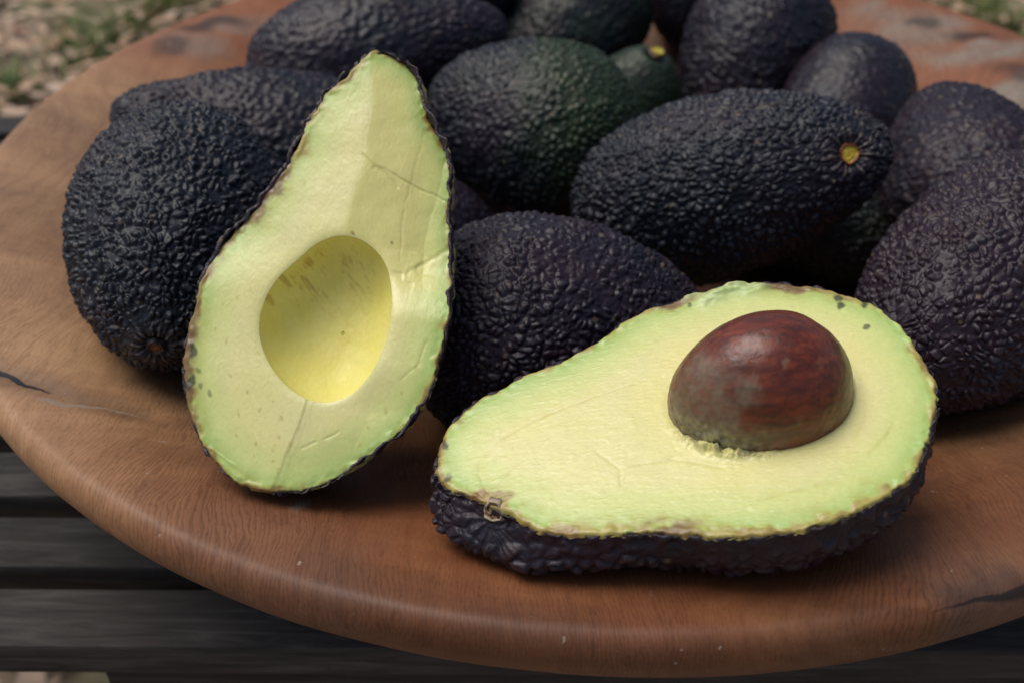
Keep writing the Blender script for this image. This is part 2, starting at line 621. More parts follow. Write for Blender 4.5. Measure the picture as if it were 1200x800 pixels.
# tight rounded lip over the crest, then the outside curving in under the bowl
lip = [(0.2040, 0), (0.2058, 0.0002), (0.2074, -0.0004), (0.2088, -0.0018), (0.2097, -0.0042), (0.2099, -0.0070), (0.2090, -0.0105), (0.2068, -0.0145),
       (0.2030, -0.0185), (0.1980, -0.0230), (0.190, -0.0290), (0.172, -0.0395),
       (0.150, -0.0510), (0.125, -0.0620), (0.105, -0.0690), (0.098, -0.0714), (0.092, -0.0720), (0.06, -0.0718), (0.02, -0.0718)]
lp = np.array([pts[-1]] + lip[1:])
# dense, smooth version of the lip (Catmull-Rom)
dense = []
for i in range(len(lp) - 1):
    p0, p1, p2, p3 = lp[max(i - 1, 0)], lp[i], lp[i + 1], lp[min(i + 2, len(lp) - 1)]
    m = max(2, int(np.hypot(*(p2 - p1)) / 0.0010)) if i < 11 else 4
    for t in np.arange(1, m + 1) / m:
        dense.append(0.5 * ((2 * p1) + (-p0 + p2) * t + (2 * p0 - 5 * p1 + 4 * p2 - p3) * t * t + (-p0 + 3 * p1 - 3 * p2 + p3) * t ** 3))
prof = np.array(pts + [tuple(d) for d in dense])
rim_w = sstep(0.15, 0.20, prof[:, 0]) * (prof[:, 1] > -0.05)
NA = 1100
an = np.linspace(0, 2 * np.pi, NA, endpoint=False)
rr, zz = prof[:, 0][:, None], prof[:, 1][:, None]
wob = 1 + sstep(0.12, 0.2, rr) * (0.006 * np.sin(2 * an + 0.6) + 0.005 * np.sin(3 * an + 2.0) + 0.003 * np.sin(5 * an + 1.0))[None]
# keep the near rim and the far rim on their measured circle
rr = rr * (1 + rim_w[:, None] * (0.006 + 0.006 * np.cos(an + R_(70.0)))[None])
G = np.stack([rr * np.cos(an) * (1 + (wob - 1) * 0.45), rr * np.sin(an) * (1 + (wob - 1) * 0.45), zz + 0 * an], -1)
flat = G.reshape(-1, 3)
flat[:, 2] += 0.0009 * fbm(flat * 22.0, 3, 11) * (flat[:, 2] > -0.06)
flat[:, 2] = np.maximum(flat[:, 2], BENCH_TOP)
# weathered patches, stains and cracks of the wood
xy = flat[:, :2]
wn_ = np.stack([fbm(flat * 45.0, 3, 21), fbm(flat * 45.0, 3, 22)], 1) * 0.008
xw = xy + wn_
topside = flat[:, 2] > -0.03


def spot(cx, cy, rx, ry, rot=0.0, soft=0.5):
    c_, s_ = math.cos(rot), math.sin(rot)
    d = xw - np.array([cx, cy])
    a_ = (d[:, 0] * c_ + d[:, 1] * s_) / rx
    b_ = (-d[:, 0] * s_ + d[:, 1] * c_) / ry
    return 1 - sstep(1 - soft, 1 + soft, np.hypot(a_, b_))


grey = np.max([.9 * spot(.160, .050, .030, .011, .3), .9 * spot(.168, .085, .026, .007, -.5), .8 * spot(.150, .116, .016, .012, -.6), .7 * spot(.137, .132, .014, .008, -.7),
               .6 * spot(-.166, .094, .014, .010, .4), .5 * spot(-.150, .115, .02, .006, .7), .9 * spot(-.0745, -.1725, .0028, .0018)], 0)
dark = np.max([.85 * spot(.143, .064, .008, .004, .2), .8 * spot(.166, .100, .012, .0035, -.7), .7 * spot(.150, .120, .006, .004, -.6), .6 * spot(.176, .062, .016, .004, -.9),
               .75 * spot(-.160, .112, .014, .004, .5), .6 * spot(-.176, .088, .009, .006, 1.2), .25 * spot(-.142, -.138, .03, .006, -.15)], 0)
sd, sp_ = polydist(xy, [(0.0513, -0.2022), (0.0608, -0.1990), (0.0699, -0.1947)])
sin_ = np.hypot(xy[:, 0], xy[:, 1]) < np.hypot(.062, .2025)
dark = np.maximum(dark, np.exp(-((sd + .0012 * vnoise(flat * 300, 6)) / np.where(sin_, .0042, .0014)) ** 2) * sstep(0, .35, sp_) * 0.55)
grey = np.maximum(grey, .22 * np.exp(-(sd / .008) ** 2) * sin_ * sstep(0, .3, sp_))
red = np.clip(np.max([spot(-.12, .13, .09, .04, .6), spot(.13, .10, .06, .07, .2), .5 * spot(.0, -.17, .12, .04, 0)], 0) + .25 * fbm(flat * 20, 3, 31), 0, 1)
cd, cpos = polydist(xy, [(-.178, -.122), (-.157, -.1315), (-.147, -.1345), (-.139, -.139), (-.131, -.1375), (-.121, -.1395)])
flat[:, 2] -= 0.0007 * (1 - sstep(.0004, .0040, cd)) * topside
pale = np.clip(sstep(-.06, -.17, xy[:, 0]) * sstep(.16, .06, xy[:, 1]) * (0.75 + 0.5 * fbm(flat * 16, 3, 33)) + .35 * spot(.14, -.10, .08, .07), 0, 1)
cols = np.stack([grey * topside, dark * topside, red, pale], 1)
nr = len(prof)
tri_c = np.array([[len(flat), j, (j + 1) % NA] for j in range(NA)] + [[len(flat) + 1, (nr - 1) * NA + (j + 1) % NA, (nr - 1) * NA + j] for j in range(NA)])
flat = np.vstack([flat, [(0, 0, -BD), (0, 0, -0.0718)]])
cols = np.vstack([cols, np.zeros((2, 4))])
q = grid_quads(nr, NA, True)[:, ::-1]
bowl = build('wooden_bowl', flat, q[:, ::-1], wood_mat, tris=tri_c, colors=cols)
tag(bowl, 'large shallow red brown wooden bowl with a thick rounded rim, standing on the slats', 'bowl')


# ------------------------------------------------------------------ whole avocados
def skin_height(P, seed, fine=2.1, stretch=1.25):
    """knobbly relief 0..1 at points P in millimetres, x along the fruit"""
    w_ = np.stack([vnoise(P / 3.6, seed + 1), vnoise(P / 3.6 + 7.3, seed + 2), vnoise(P / 3.6 + 3.1, seed + 3)], 1)
    Q = (P + 0.95 * w_) / np.array([fine * stretch, fine, fine])
    f1, f2 = worley(Q, seed, 1.0)
    dome = np.sqrt(np.clip(1 - (f1 / 0.92) ** 2, 0, 1))
    h = sstep(0.0, 0.36, f2 - f1) * (0.15 + 0.85 * dome)
    big = fbm(P / 9.0, 3, seed + 9)
    cell = vnoise(Q * 1.1, seed + 8)
    h = h * np.clip(0.80 + 0.55 * big + 0.55 * cell, 0.12, 1.5)
    rid = 1 - np.abs(vnoise(P / np.array([fine * 3.4, fine * 1.7, fine * 1.7]) + 0.5 * w_, seed + 12))
    h = 1.15 * h + 0.36 * rid ** 2 + 0.20 * big
    return np.minimum(h, 1.35 + 0.3 * np.tanh((h - 1.35) / 0.5))


def skin_colour(P, h, seed, up=None, green=0.0, greendir=None, purple=0.0, tan=0.04):
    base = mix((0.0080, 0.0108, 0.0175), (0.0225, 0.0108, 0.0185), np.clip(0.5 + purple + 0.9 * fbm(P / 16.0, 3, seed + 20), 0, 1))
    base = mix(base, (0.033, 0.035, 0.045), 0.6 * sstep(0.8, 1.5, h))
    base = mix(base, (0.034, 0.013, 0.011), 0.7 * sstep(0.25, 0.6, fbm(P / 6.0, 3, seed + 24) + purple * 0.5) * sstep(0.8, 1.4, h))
    if green:
        g = np.clip(green * (greendir if greendir is not None else 1.0) + 0.35 * fbm(P / 9.0, 3, seed + 22) * (green > 0), 0, 1)
        base = mix(base, (0.026, 0.048, 0.014), g)
    f1, _ = worley(P / 4.6, seed + 30)
    sp = (f1 < 0.16 + 0.05 * vnoise(P / 1.2, seed + 31)) * (fbm(P / 14.0, 2, seed + 32) > -0.1)
    base = mix(base, (0.16, 0.115, 0.075), sp * 0.6)
    t = sstep(0.50, 0.62, fbm(P / np.array([10.0, 3.0, 3.0]), 4, seed + 40))
    return mix(base, (0.15, 0.11, 0.07), t * tan * 6)


def stem_disc(name, parent, M, rad, kind, seed):
    """little dished scar where the stalk broke off, facing local -x"""
    nr_, na_ = 14, 40
    r = np.linspace(0.0, 1.0, nr_)[1:]
    a = np.linspace(0, 2 * np.pi, na_, endpoint=False)
    rr_ = r[:, None] * (1 + 0.06 * np.sin(3 * a + seed)[None] + 0.05 * np.sin(7 * a + 2 * seed)[None])
    z = np.where(r < 0.62, 0.10 - 0.35 * (r / 0.62) ** 4 * 0.3, 0.0) + 0.30 * np.exp(-((r - 0.74) / 0.10) ** 2) - 0.55 * np.clip(r - 0.80, 0, 1) * 2
    G_ = np.stack([-(z[:, None] + 0 * a) * rad, rr_ * np.cos(a) * rad, rr_ * np.sin(a) * rad], -1).reshape(-1, 3)
    G_[:, 0] += (0.16 if kind == 'pale' else 0.07) * rad * vnoise(G_ / rad * 5.0, seed)
    V_ = np.vstack([[(-0.10 * rad, 0, 0)], G_])
    t_ = np.array([[0, 1 + (j + 1) % na_, 1 + j] for j in range(na_)])
    rad_n = np.r_[0, np.repeat(r, na_)]
    nz = 0.16 * vnoise(V_ / rad * 3.0, seed + 1)
    inner, ring = {'yellow': ((0.66, 0.46, 0.04), (0.18, 0.03, 0.014)), 'pale': ((0.20, 0.10, 0.04), (0.40, 0.31, 0.20)), 'lime': ((0.55, 0.50, 0.05), (0.20, 0.10, 0.02)),
                   'orange': ((0.12, 0.05, 0.015), (0.025, 0.016, 0.013)), 'brown': ((0.16, 0.08, 0.035), (0.05, 0.025, 0.02))}[kind]
    c_ = mix(np.tile(inner, (len(V_), 1)), ring, sstep(0.56, 0.70, rad_n + 0.4 * nz))
    c_ = mix(c_, (0.42, 0.27, 0.03), (0.0 if kind == 'pale' else 0.7) * (1 - sstep(0.08, 0.30, rad_n + nz)))
    c_ = mix(c_, (0.055, 0.035, 0.03), sstep(0.86, 0.98, rad_n))
    o_ = build(name, V_, grid_quads(nr_ - 1, na_, True) + 1, scar_mat, parent, tris=t_, colors=c_)
    o_.matrix_local = M
    return o_


def frame_from_axis(ax, roll, c):
    x = Vector(ax).normalized()
    y = Vector((0, 0, 1)).cross(x)
    y = y.normalized() if y.length > 1e-4 else Vector((0, 1, 0))
    z = x.cross(y)
    return Matrix.Translation(c) @ Matrix((x, y, z)).transposed().to_4x4() @ Matrix.Rotation(roll, 4, 'X')


def make_avocado(label, c, ax, L, W, taper, seed, ns=240, nphi=320, amp=0.75, fine=1.8, stem=None, green=0.0, gdir=None,
                 purple=0.0, tan=0.04, wrinkle=0.0, roll=None, stemrad=3.3, stem_at=None, group='whole black avocados piled in the bowl'):
    L, W = L * 1e3, W * 1e3
    t = np.linspace(0, 1, ns + 2)[1:-1]
    s = 0.5 - 0.5 * np.cos(np.pi * t)
    s = 0.35 * t + 0.65 * s
    prof_ = lambda q: 2 * np.sqrt(np.clip(q * (1 - q), 0, None)) ** 0.92 * (1 - taper * (1 - q) ** 1.2)
    norm = prof_(np.linspace(0, 1, 400)).max()
    r = prof_(s) / norm * W / 2
    phi = np.linspace(0, 2 * np.pi, nphi, endpoint=False)
    x = (s - 0.5) * L
    rngl = np.random.default_rng(seed)
    e2, p2 = rngl.uniform(0.01, 0.03), rngl.uniform(0, 6.28)
    bend = rngl.uniform(-1, 1) * 0.9
    rad = r[:, None] * (1 + e2 * np.cos(2 * phi + p2)[None])
    G_ = np.stack([x[:, None] + 0 * phi, rad * np.cos(phi) + bend * (1 - (2 * s - 1) ** 2)[:, None] - bend * .5, rad * np.sin(phi)], -1)
    nrm = grid_normals(G_, True)
    if (nrm[ns // 2, 0] @ np.array([0, 1, 0])) < 0:
        nrm = -nrm
    P_ = G_.reshape(-1, 3)
    Nn = nrm.reshape(-1, 3)
    P_ = P_ + Nn * (0.9 * fbm(P_ / 26.0, 2, seed + 60))[:, None]
    h = skin_height(P_, seed, fine)
    M = frame_from_axis(ax, roll if roll is not None else rngl.uniform(0, 6.28), c)
    if stem_at is None:
        ps, sn = np.array([-L / 2, 0.0, 0.0]), np.array([-1.0, 0.0, 0.0])
    else:                                             # stalk scar set off the axis
        q_ = np.array(M.inverted() @ Vector(stem_at)) * 1e3
        k_ = np.argmin(((P_ - q_) ** 2).sum(1))
        ps, sn = P_[k_].copy(), Nn[k_].copy()
    sm_ = np.array(frame_from_axis(-sn, 0.0, (0, 0, 0)).to_3x3())
    rel = P_ - ps
    loc = rel @ sm_
    ds = np.hypot(loc[:, 1], loc[:, 2])
    front = (loc[:, 0] < 12.0)
    stemzone = np.exp(-(np.clip(ds - 3.0, 0, None) / 6.0) ** 2) * front
    ang = np.arctan2(loc[:, 2], loc[:, 1])
    wr = np.cos(22 * ang + 2.0 * vnoise(P_ / 5.0, seed + 70)) * 0.5 + 0.5 * np.cos(13 * ang + 1.0)
    hh = h * (1 - 0.75 * stemzone) + stemzone * (0.45 + 0.35 * wr * (0.6 + 0.6 * wrinkle))
    P_ = P_ + Nn * ((hh - 0.85) * amp * 1.12)[:, None]
    # dimple at the stem
    if stem:
        P_ = P_ - sn[None] * (2.4 * np.exp(-(ds / (stemrad * 1.25)) ** 4) * front)[:, None]
    gd = None
    if gdir is not None:
        R3 = np.array(M.to_3x3())
        wd_ = P_ @ R3.T
        g_ = np.array(gdir) / np.linalg.norm(gdir)
        gd = sstep(-0.1, 0.95, (wd_ @ g_) / (W / 2))
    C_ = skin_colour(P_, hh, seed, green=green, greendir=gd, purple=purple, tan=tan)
    if stem:
        st_ = stemzone * sstep(-0.1, 0.8, wr) * (wrinkle > 0)
        C_ = mix(C_, (0.20, 0.16, 0.12), 0.55 * st_ * np.exp(-(np.clip(ds - 3.5, 0, None) / 4.0) ** 2))
    V_ = np.vstack([P_, [P_[:nphi].mean(0), P_[-nphi:].mean(0)]])
    C_ = np.vstack([C_, C_[0], C_[-1]])
    T_ = np.array([[ns * nphi, j, (j + 1) % nphi] for j in range(nphi)] + [[ns * nphi + 1, (ns - 1) * nphi + (j + 1) % nphi, (ns - 1) * nphi + j] for j in range(nphi)])
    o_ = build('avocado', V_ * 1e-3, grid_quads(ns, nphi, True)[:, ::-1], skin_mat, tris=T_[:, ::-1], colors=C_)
    o_.matrix_world = M
    tag(o_, label, 'avocado', group)
    if stem:
        near_ = (ds < 1.2) & front
        dp = (loc[:, 0].min() if not near_.any() else ((P_ - ps) @ sm_)[near_, 0].mean())
        pc = ps + sm_[:, 0] * (dp + (0.75 if stem == 'orange' else -0.15))
        Ms = Matrix(sm_.tolist()).to_4x4()
        Ms.translation = Vector(pc * 1e-3)
        stem_disc('stem_scar', o_, Ms, stemrad * 1e-3, stem, seed)
    return o_


A = make_avocado
A('round pebbly black avocado by the bowl rim, stem end low, beside the hollow half', (-0.123, -0.0862, 0.0114), (-0.099, 0.99, 0.085), 0.0885, 0.0630, 0.33, 11,
  390, 500, amp=1.05, fine=2.0, stem='orange', purple=-0.35, wrinkle=0.3, stemrad=2.5)
A('slim dark avocado lying level behind the round pebbly one by the rim', (-0.1183, -0.0121, 0.0004), (0.91, 0.152, -0.385), 0.0943, 0.0615, 0.58, 12,
  180, 240, amp=0.9, fine=2.1, purple=-0.1)
A('long dark avocado lying level behind the tip of the hollow half', (-0.0815, 0.0518, 0.0081), (-0.964, -0.194, -0.182), 0.1030, 0.0535, 0.50, 13,
  140, 190, amp=0.9, fine=2.15)
A('fat blackish avocado with a green flush on its right shoulder, middle of the pile', (-0.0249, 0.0062, -0.0006), (0.856, -0.515, -0.045), 0.0797, 0.0658, 0.36, 14,
  220, 300, amp=0.9, fine=2.1, green=0.8, gdir=(0.95, -0.2, 0.35), purple=-0.3)
A('dark avocado tilted back right behind the green flushed one', (-0.0071, 0.1148, -0.0085), (0.74, 0.496, 0.453), 0.0870, 0.0545, 0.47, 15,
  140, 190, amp=0.85, fine=2.15, green=0.25, purple=-0.2)
A('dark green avocado with a lime yellow stem scar, wedged deep between its black neighbours', (0.0160, 0.0620, -0.0230), (-0.31, 0.20, -0.93), 0.0680, 0.0520, 0.45, 16,
  120, 160, amp=0.45, fine=2.0, stem='lime', green=0.6, purple=-0.4, stemrad=3.4)
A('plump black avocado with a thin tan scratch, above the one showing a yellow scar', (0.0700, 0.0850, -0.0085), (0.459, 0.70, 0.55), 0.0819, 0.0650, 0.46, 17,
  160, 220, amp=1.0, fine=2.15, tan=0.10)
A('long black avocado on top of the pile with a round yellow stem scar facing right', (0.0355, -0.0512, 0.0091), (-0.875, 0.242, -0.419), 0.0991, 0.0570, 0.35, 18,
  390, 500, amp=0.9, fine=2.05, stem_at=(0.0647, -0.0725, 0.0311), stem='yellow', purple=-0.35, wrinkle=1.0, stemrad=3.6)
A('small smooth grey black avocado before the bare red wood of the rear rim', (0.0985, 0.0400, -0.0125), (0.45, 0.75, 0.40), 0.0740, 0.0500, 0.30, 19,
  130, 180, amp=0.55, fine=2.15)
A('smooth purplish grey avocado between the small round one and the large knobbly purple one', (0.1189, -0.0268, -0.0003), (-0.013, -0.968, -0.251), 0.0816, 0.0579, 0.53, 20,
  170, 230, amp=0.8, fine=2.1, purple=0.2)
A('large knobbly purple black avocado behind the blunt end of the half with the stone', (0.0973, -0.1031, 0.0064), (0.764, 0.629, 0.141), 0.0901, 0.0619, 0.28, 21,
  360, 480, amp=0.85, fine=2.0, purple=0.9)
A('greenish grey avocado mostly hidden under the one showing a yellow scar', (0.0690, -0.0200, -0.0175), (-0.668, 0.731, 0.14), 0.0784, 0.0540, 0.40, 22,
  170, 230, amp=0.7, fine=2.1, green=0.25, purple=-0.2)
A('purple black avocado lying between the two cut halves', (-0.016, -0.1073, -0.005), (-0.96, -0.182, 0.212), 0.0874, 0.0630, 0.37, 23,
  380, 500, amp=0.8, fine=2.0, purple=0.2)
A('dark avocado at the very back of the pile, cut by the top of the picture', (-0.0679, 0.1289, 0.0216), (0.904, -0.098, -0.415), 0.0869, 0.0621, 0.34, 24,
  120, 160, amp=0.5, fine=2.15)
A('black avocado with a brown stem scar, tucked behind the plump scratched one', (0.0589, 0.1484, 0.0128), (0.395, 0.486, 0.779), 0.0783, 0.0566, 0.38, 25,
  120, 160, amp=0.5, fine=2.0, stem='brown', stemrad=3.4)
A('dark avocado showing only a sliver between hollow half and green flushed one', (-0.0632, -0.0527, -0.0149), (-0.748, -0.478, 0.46), 0.0780, 0.0587, 0.39, 26,
  160, 220, amp=0.7, fine=2.1, purple=0.2)


# ------------------------------------------------------------------ the two cut halves (plane coordinates in millimetres)
S_OUT = [(-2.4, 34.3), (4.9, 34.4), (7.7, 35.5), (11.8, 35.0), (16.2, 35.6), (20.4, 35.3), (25.8, 33.2), (32.6, 30.3), (37.4, 27.2), (41.9, 23.5), (44.6, 20.1), (46.7, 16.7), (48.0, 13.1), (48.8, 8.1), (48.8, 4.3), (48.8, 0.6), (48.8, -3.0), (47.9, -6.2), (46.2, -10.5), (43.3, -15.0), (40.1, -19.3), (36.8, -23.3), (34.0, -25.6), (31.2, -26.8), (28.5, -28.1), (24.2, -29.3), (21.1, -30.0), (15.9, -30.7), (10.9, -30.9), (4.5, -30.5), (-1.6, -29.1), (-6.7, -27.6), (-10.8, -26.1), (-15.9, -24.3), (-21.3, -23.1), (-26.7, -21.9), (-32.7, -20.4), (-37.2, -18.5), (-40.1, -16.1), (-41.8, -14.0), (-43.6, -11.8), (-48.4, -8.0), (-51.2, -5.5), (-54.2, -3.2), (-56.6, -0.3), (-56.8, 1.5), (-56.4, 5.3), (-55.3, 8.9), (-53.9, 12.1), (-51.3, 14.7), (-49.2, 16.5), (-45.1, 19.3), (-41.1, 20.4), (-33.3, 23.2), (-28.7, 23.6), (-24.0, 24.7), (-17.5, 27.2), (-13.6, 29.5), (-9.7, 31.9)]
R_OUT = [(-56.9, 1.7), (-56.4, 6.2), (-54.3, 11.0), (-51.2, 14.5), (-46.8, 16.1), (-41.9, 17.4), (-40.4, 19.3), (-37.9, 21.6), (-34.7, 23.8), (-30.7, 25.4), (-25.5, 26.3), (-21.1, 26.6), (-16.9, 27.4), (-14.1, 28.3), (-8.5, 29.5), (-2.0, 30.6), (6.1, 31.6), (12.7, 31.2), (18.5, 30.9), (25.1, 29.4), (30.6, 27.3), (35.4, 23.4), (40.1, 18.7), (44.8, 14.0), (48.5, 8.4), (50.2, 4.1), (50.8, -2.2), (50.2, -8.0), (48.1, -12.6), (44.9, -16.5), (41.4, -19.9), (37.8, -21.9), (33.3, -24.6), (28.6, -26.3), (23.1, -27.6), (17.5, -27.9), (13.2, -27.7), (8.5, -27.7), (2.7, -27.4), (-2.1, -25.6), (-7.7, -23.2), (-12.6, -19.9), (-19.6, -17.1), (-24.5, -14.3), (-28.5, -13.1), (-32.4, -11.8), (-37.0, -11.5), (-41.0, -9.4), (-43.9, -9.0), (-46.5, -6.6), (-49.7, -3.6), (-54.4, -0.7)]
CAVITY = [(29.5, 7.8), (29.6, 2.5), (26.4, -3.5), (22.7, -7.5), (18.2, -10.7), (13.4, -12.3), (8.3, -12.0), (4.0, -10.7), (0.7, -9.4), (-2.3, -5.7), (-4.0, -5.3), (-7.9, -2.4), (-9.7, 1.5), (-10.5, 5.6), (-9.2, 9.9), (-5.9, 14.0), (0.1, 16.7), (6.5, 18.3), (13.1, 18.4), (19.0, 16.9), (24.0, 14.8), (27.8, 11.4)]
S_v1 = [(-46.7, -5.7), (-47.7, -1.0), (-46.9, 2.1), (-42.2, 6.5), (-35.1, 9.2), (-28.2, 10.8), (-19.3, 12.3), (-8.6, 13.5)]
S_v2 = [(-44.9, -5.6), (-42.7, -3.1), (-38.6, -0.3), (-36.2, 0.6)]
S_v3 = [(-43.4, -7.7), (-32.7, -8.5), (-24.0, -9.4)]
S_v4 = [(-16.8, -7.5), (-7.8, -8.6), (1.4, -13.4)]
S_v5 = [(3.2, -13.2), (7.1, -12.2), (11.2, -12.9)]
S_v6 = [(27.1, -14.7), (30.6, -10.2), (33.4, -5.3)]
S_v7 = [(29.4, -17.5), (34.1, -14.5), (36.5, -11.9)]
S_v8 = [(5.6, -22.2), (15.8, -22.0), (21.7, -22.0)]
S_v9 = [(5.9, -26.3), (16.0, -26.1), (24.6, -25.4)]
S_d1 = [(-22.5, -2.6), (-19.1, -7.5), (-19.6, -11.7), (-18.4, -10.4)]
S_spots = [(-54.2, -0.3), (6.7, 31.9), (38.2, 21.4), (38.6, 23.5), (43.1, 20.1), (41.1, 13.7), (-53.9, 9.2), (-53.8, 8.2)]
S_stem = [(-46.2, -8.6)]
S_mush = [(7.2, 35.4), (12.2, 35.8), (18.1, 35.0), (23.4, 32.6), (15.5, 33.2), (10.4, 32.3)]
R_ridge = [(-56.3, 0.6), (-43.0, 4.2), (-27.9, 5.0), (-18.2, 3.9), (-10.3, 4.0)]
R_ridge2 = [(31.5, 2.7), (35.4, 2.3), (42.4, 0.3), (50.2, -0.8)]
R_slit1 = [(-29.6, 4.3), (-27.8, 7.3), (-26.6, 11.0), (-25.2, 16.4), (-23.4, 21.8), (-22.3, 26.0)]
R_slit2 = [(-27.2, 7.4), (-25.9, 10.5), (-23.7, 13.4)]
R_line1 = [(-40.3, 17.1), (-31.7, 16.8), (-22.0, 15.8), (-14.6, 15.9), (-6.5, 17.0)]
R_line2 = [(-11.6, 28.5), (-8.2, 24.5), (-5.9, 21.5), (-3.2, 19.5)]
R_leftband = [(-2.8, -23.7), (-6.9, -16.8), (-8.8, -7.9)]
R_scr1 = [(21.6, 23.1), (17.2, 26.2), (12.1, 27.2)]
R_scr2 = [(40.0, 3.7), (38.0, 6.8)]
R_scr3 = [(36.8, 8.5), (35.0, 11.3)]
R_scr4 = [(41.8, -20.0), (44.5, -13.0), (46.0, -10.1)]
R_holes = [(20.8, -25.9), (22.3, -25.1), (26.4, -23.0), (29.1, -24.3), (29.7, -21.8), (31.1, -19.3)]
R_specks = [(8.7, -17.8), (16.3, -21.4), (18.9, -18.2), (26.4, -15.5), (29.6, -10.8), (34.7, -11.7), (33.0, -7.1), (30.7, -4.6), (34.1, -1.9), (39.4, -11.2), (40.6, -6.4), (38.3, -1.6), (43.7, -1.8), (39.4, 1.2), (12.1, 27.2), (18.3, 25.8), (24.4, 23.6), (28.8, 20.6), (33.1, 17.5), (37.1, 16.3)]
R_tears = [(-11.1, 5.3), (-12.3, 13.7)]



def half_frame(c, n_, u_):
    n_, u_ = Vector(n_).normalized(), Vector(u_)
    u_ = (u_ - n_ * u_.dot(n_)).normalized()
    v_ = n_.cross(u_)
    return Matrix.Translation(c) @ Matrix((u_, v_, n_)).transposed().to_4x4()


def outline_ring(pts, m, seed, wob=0.34):
    O = resample(pts, m, 9)
    tg = np.roll(O, -1, 0) - np.roll(O, 1, 0)
    tg /= np.linalg.norm(tg, axis=1)[:, None]
    area = 0.5 * np.sum(O[:, 0] * np.roll(O[:, 1], -1) - O[:, 1] * np.roll(O[:, 0], -1))
    nr_ = np.stack([tg[:, 1], -tg[:, 0]], 1) * np.sign(area)
    P3 = np.c_[O, np.zeros(m)]
    return O + nr_ * (wob * vnoise(P3 / 2.2, seed) + wob * 0.8 * vnoise(P3 / 0.8, seed + 1))[:, None], O, area


def flesh_colours(P2, d, seed, rim_red=None, green_w=6.0, rim_w=1.0):
    P3 = np.c_[P2, np.zeros(len(P2))]
    n1 = fbm(P3 / 9.0, 4, seed)
    n2 = fbm(P3 / np.array([2.6, 1.3, 1.0]), 3, seed + 3)
    n3 = vnoise(P3 / 0.8, seed + 5)
    dd = d + 0.7 * n1 + 0.15 * n2
    core = mix((0.765, 0.71, 0.285), (0.75, 0.71, 0.315), np.clip(0.5 + n1, 0, 1))
    c_ = mix(core, (0.645, 0.68, 0.245), 1 - sstep(green_w, green_w + 6.5, dd))
    c_ = mix(c_, (0.395, 0.555, 0.15), 1 - sstep(0.8, green_w + 0.5, dd))
    c_ = c_ * (1 + 0.02 * n2 + 0.02 * n3)[:, None]
    v4 = vnoise(P3 / 2.6, seed + 7)
    rimw = np.clip(rim_w * (1.1 + 1.0 * v4 + 0.35 * n3), 0.12, None)
    ochre = mix((0.42, 0.34, 0.085), (0.26, 0.14, 0.035), np.clip(0.4 + 0.9 * vnoise(P3 / 4.0, seed + 9), 0, 1))
    if rim_red is not None:
        ochre = mix(ochre, (0.14, 0.045, 0.020), rim_red)
        rimw = rimw + 2.4 * rim_red
    c_ = mix(c_, (0.46, 0.48, 0.11), 0.6 * (1 - sstep(rimw * 0.9, rimw * 2.0 + 0.3, d)))
    c_ = mix(c_, ochre, 0.9 * (1 - sstep(rimw * 0.5, rimw * 1.1 + 0.12, d)))
    return mix(c_, (0.05, 0.026, 0.018), 0.9 * (1 - sstep(0.05, 0.35, d + 0.55 * v4 + 0.15 * n3)))


def streaks(c_, P2, lines, colour, width, strength):
    P3 = np.c_[P2, np.zeros(len(P2))]
    for i, (ln_, w_, s_) in enumerate(lines):
        d, pos = polydist(P2 + 0.35 * np.stack([vnoise(P3 / 3.0, 80 + i), vnoise(P3 / 3.0, 90 + i)], 1), ln_)
        fade = np.sin(np.pi * np.clip(pos, 0.06, 0.94)) ** 0.5
        brk = np.clip(0.65 + 0.7 * vnoise(P3 / 2.2, 60 + i), 0, 1)
        c_ = mix(c_, colour, strength * s_ * fade * brk * np.exp(-(d / (width * w_)) ** 2))
    return c_


def dots(c_, P2, places, colour, size, strength, seed, stretch=1.6, dirn=0.0):
    P3 = np.c_[P2, np.zeros(len(P2))]
    rg = np.random.default_rng(seed)
    for (x, y) in places:
        r_ = size * rg.uniform(0.55, 1.3)
        a_ = dirn + rg.normal(0, 0.3)
        dx, dy = P2[:, 0] - x, P2[:, 1] - y
        q_ = np.hypot((dx * math.cos(a_) + dy * math.sin(a_)) / stretch, -dx * math.sin(a_) + dy * math.cos(a_)) + 0.25 * r_ * vnoise(P3 / (0.6 * r_ + .2), seed)
        c_ = mix(c_, colour, strength * rg.uniform(0.6, 1.0) * (1 - sstep(r_ * 0.6, r_ * 1.1, q_)))
    return c_


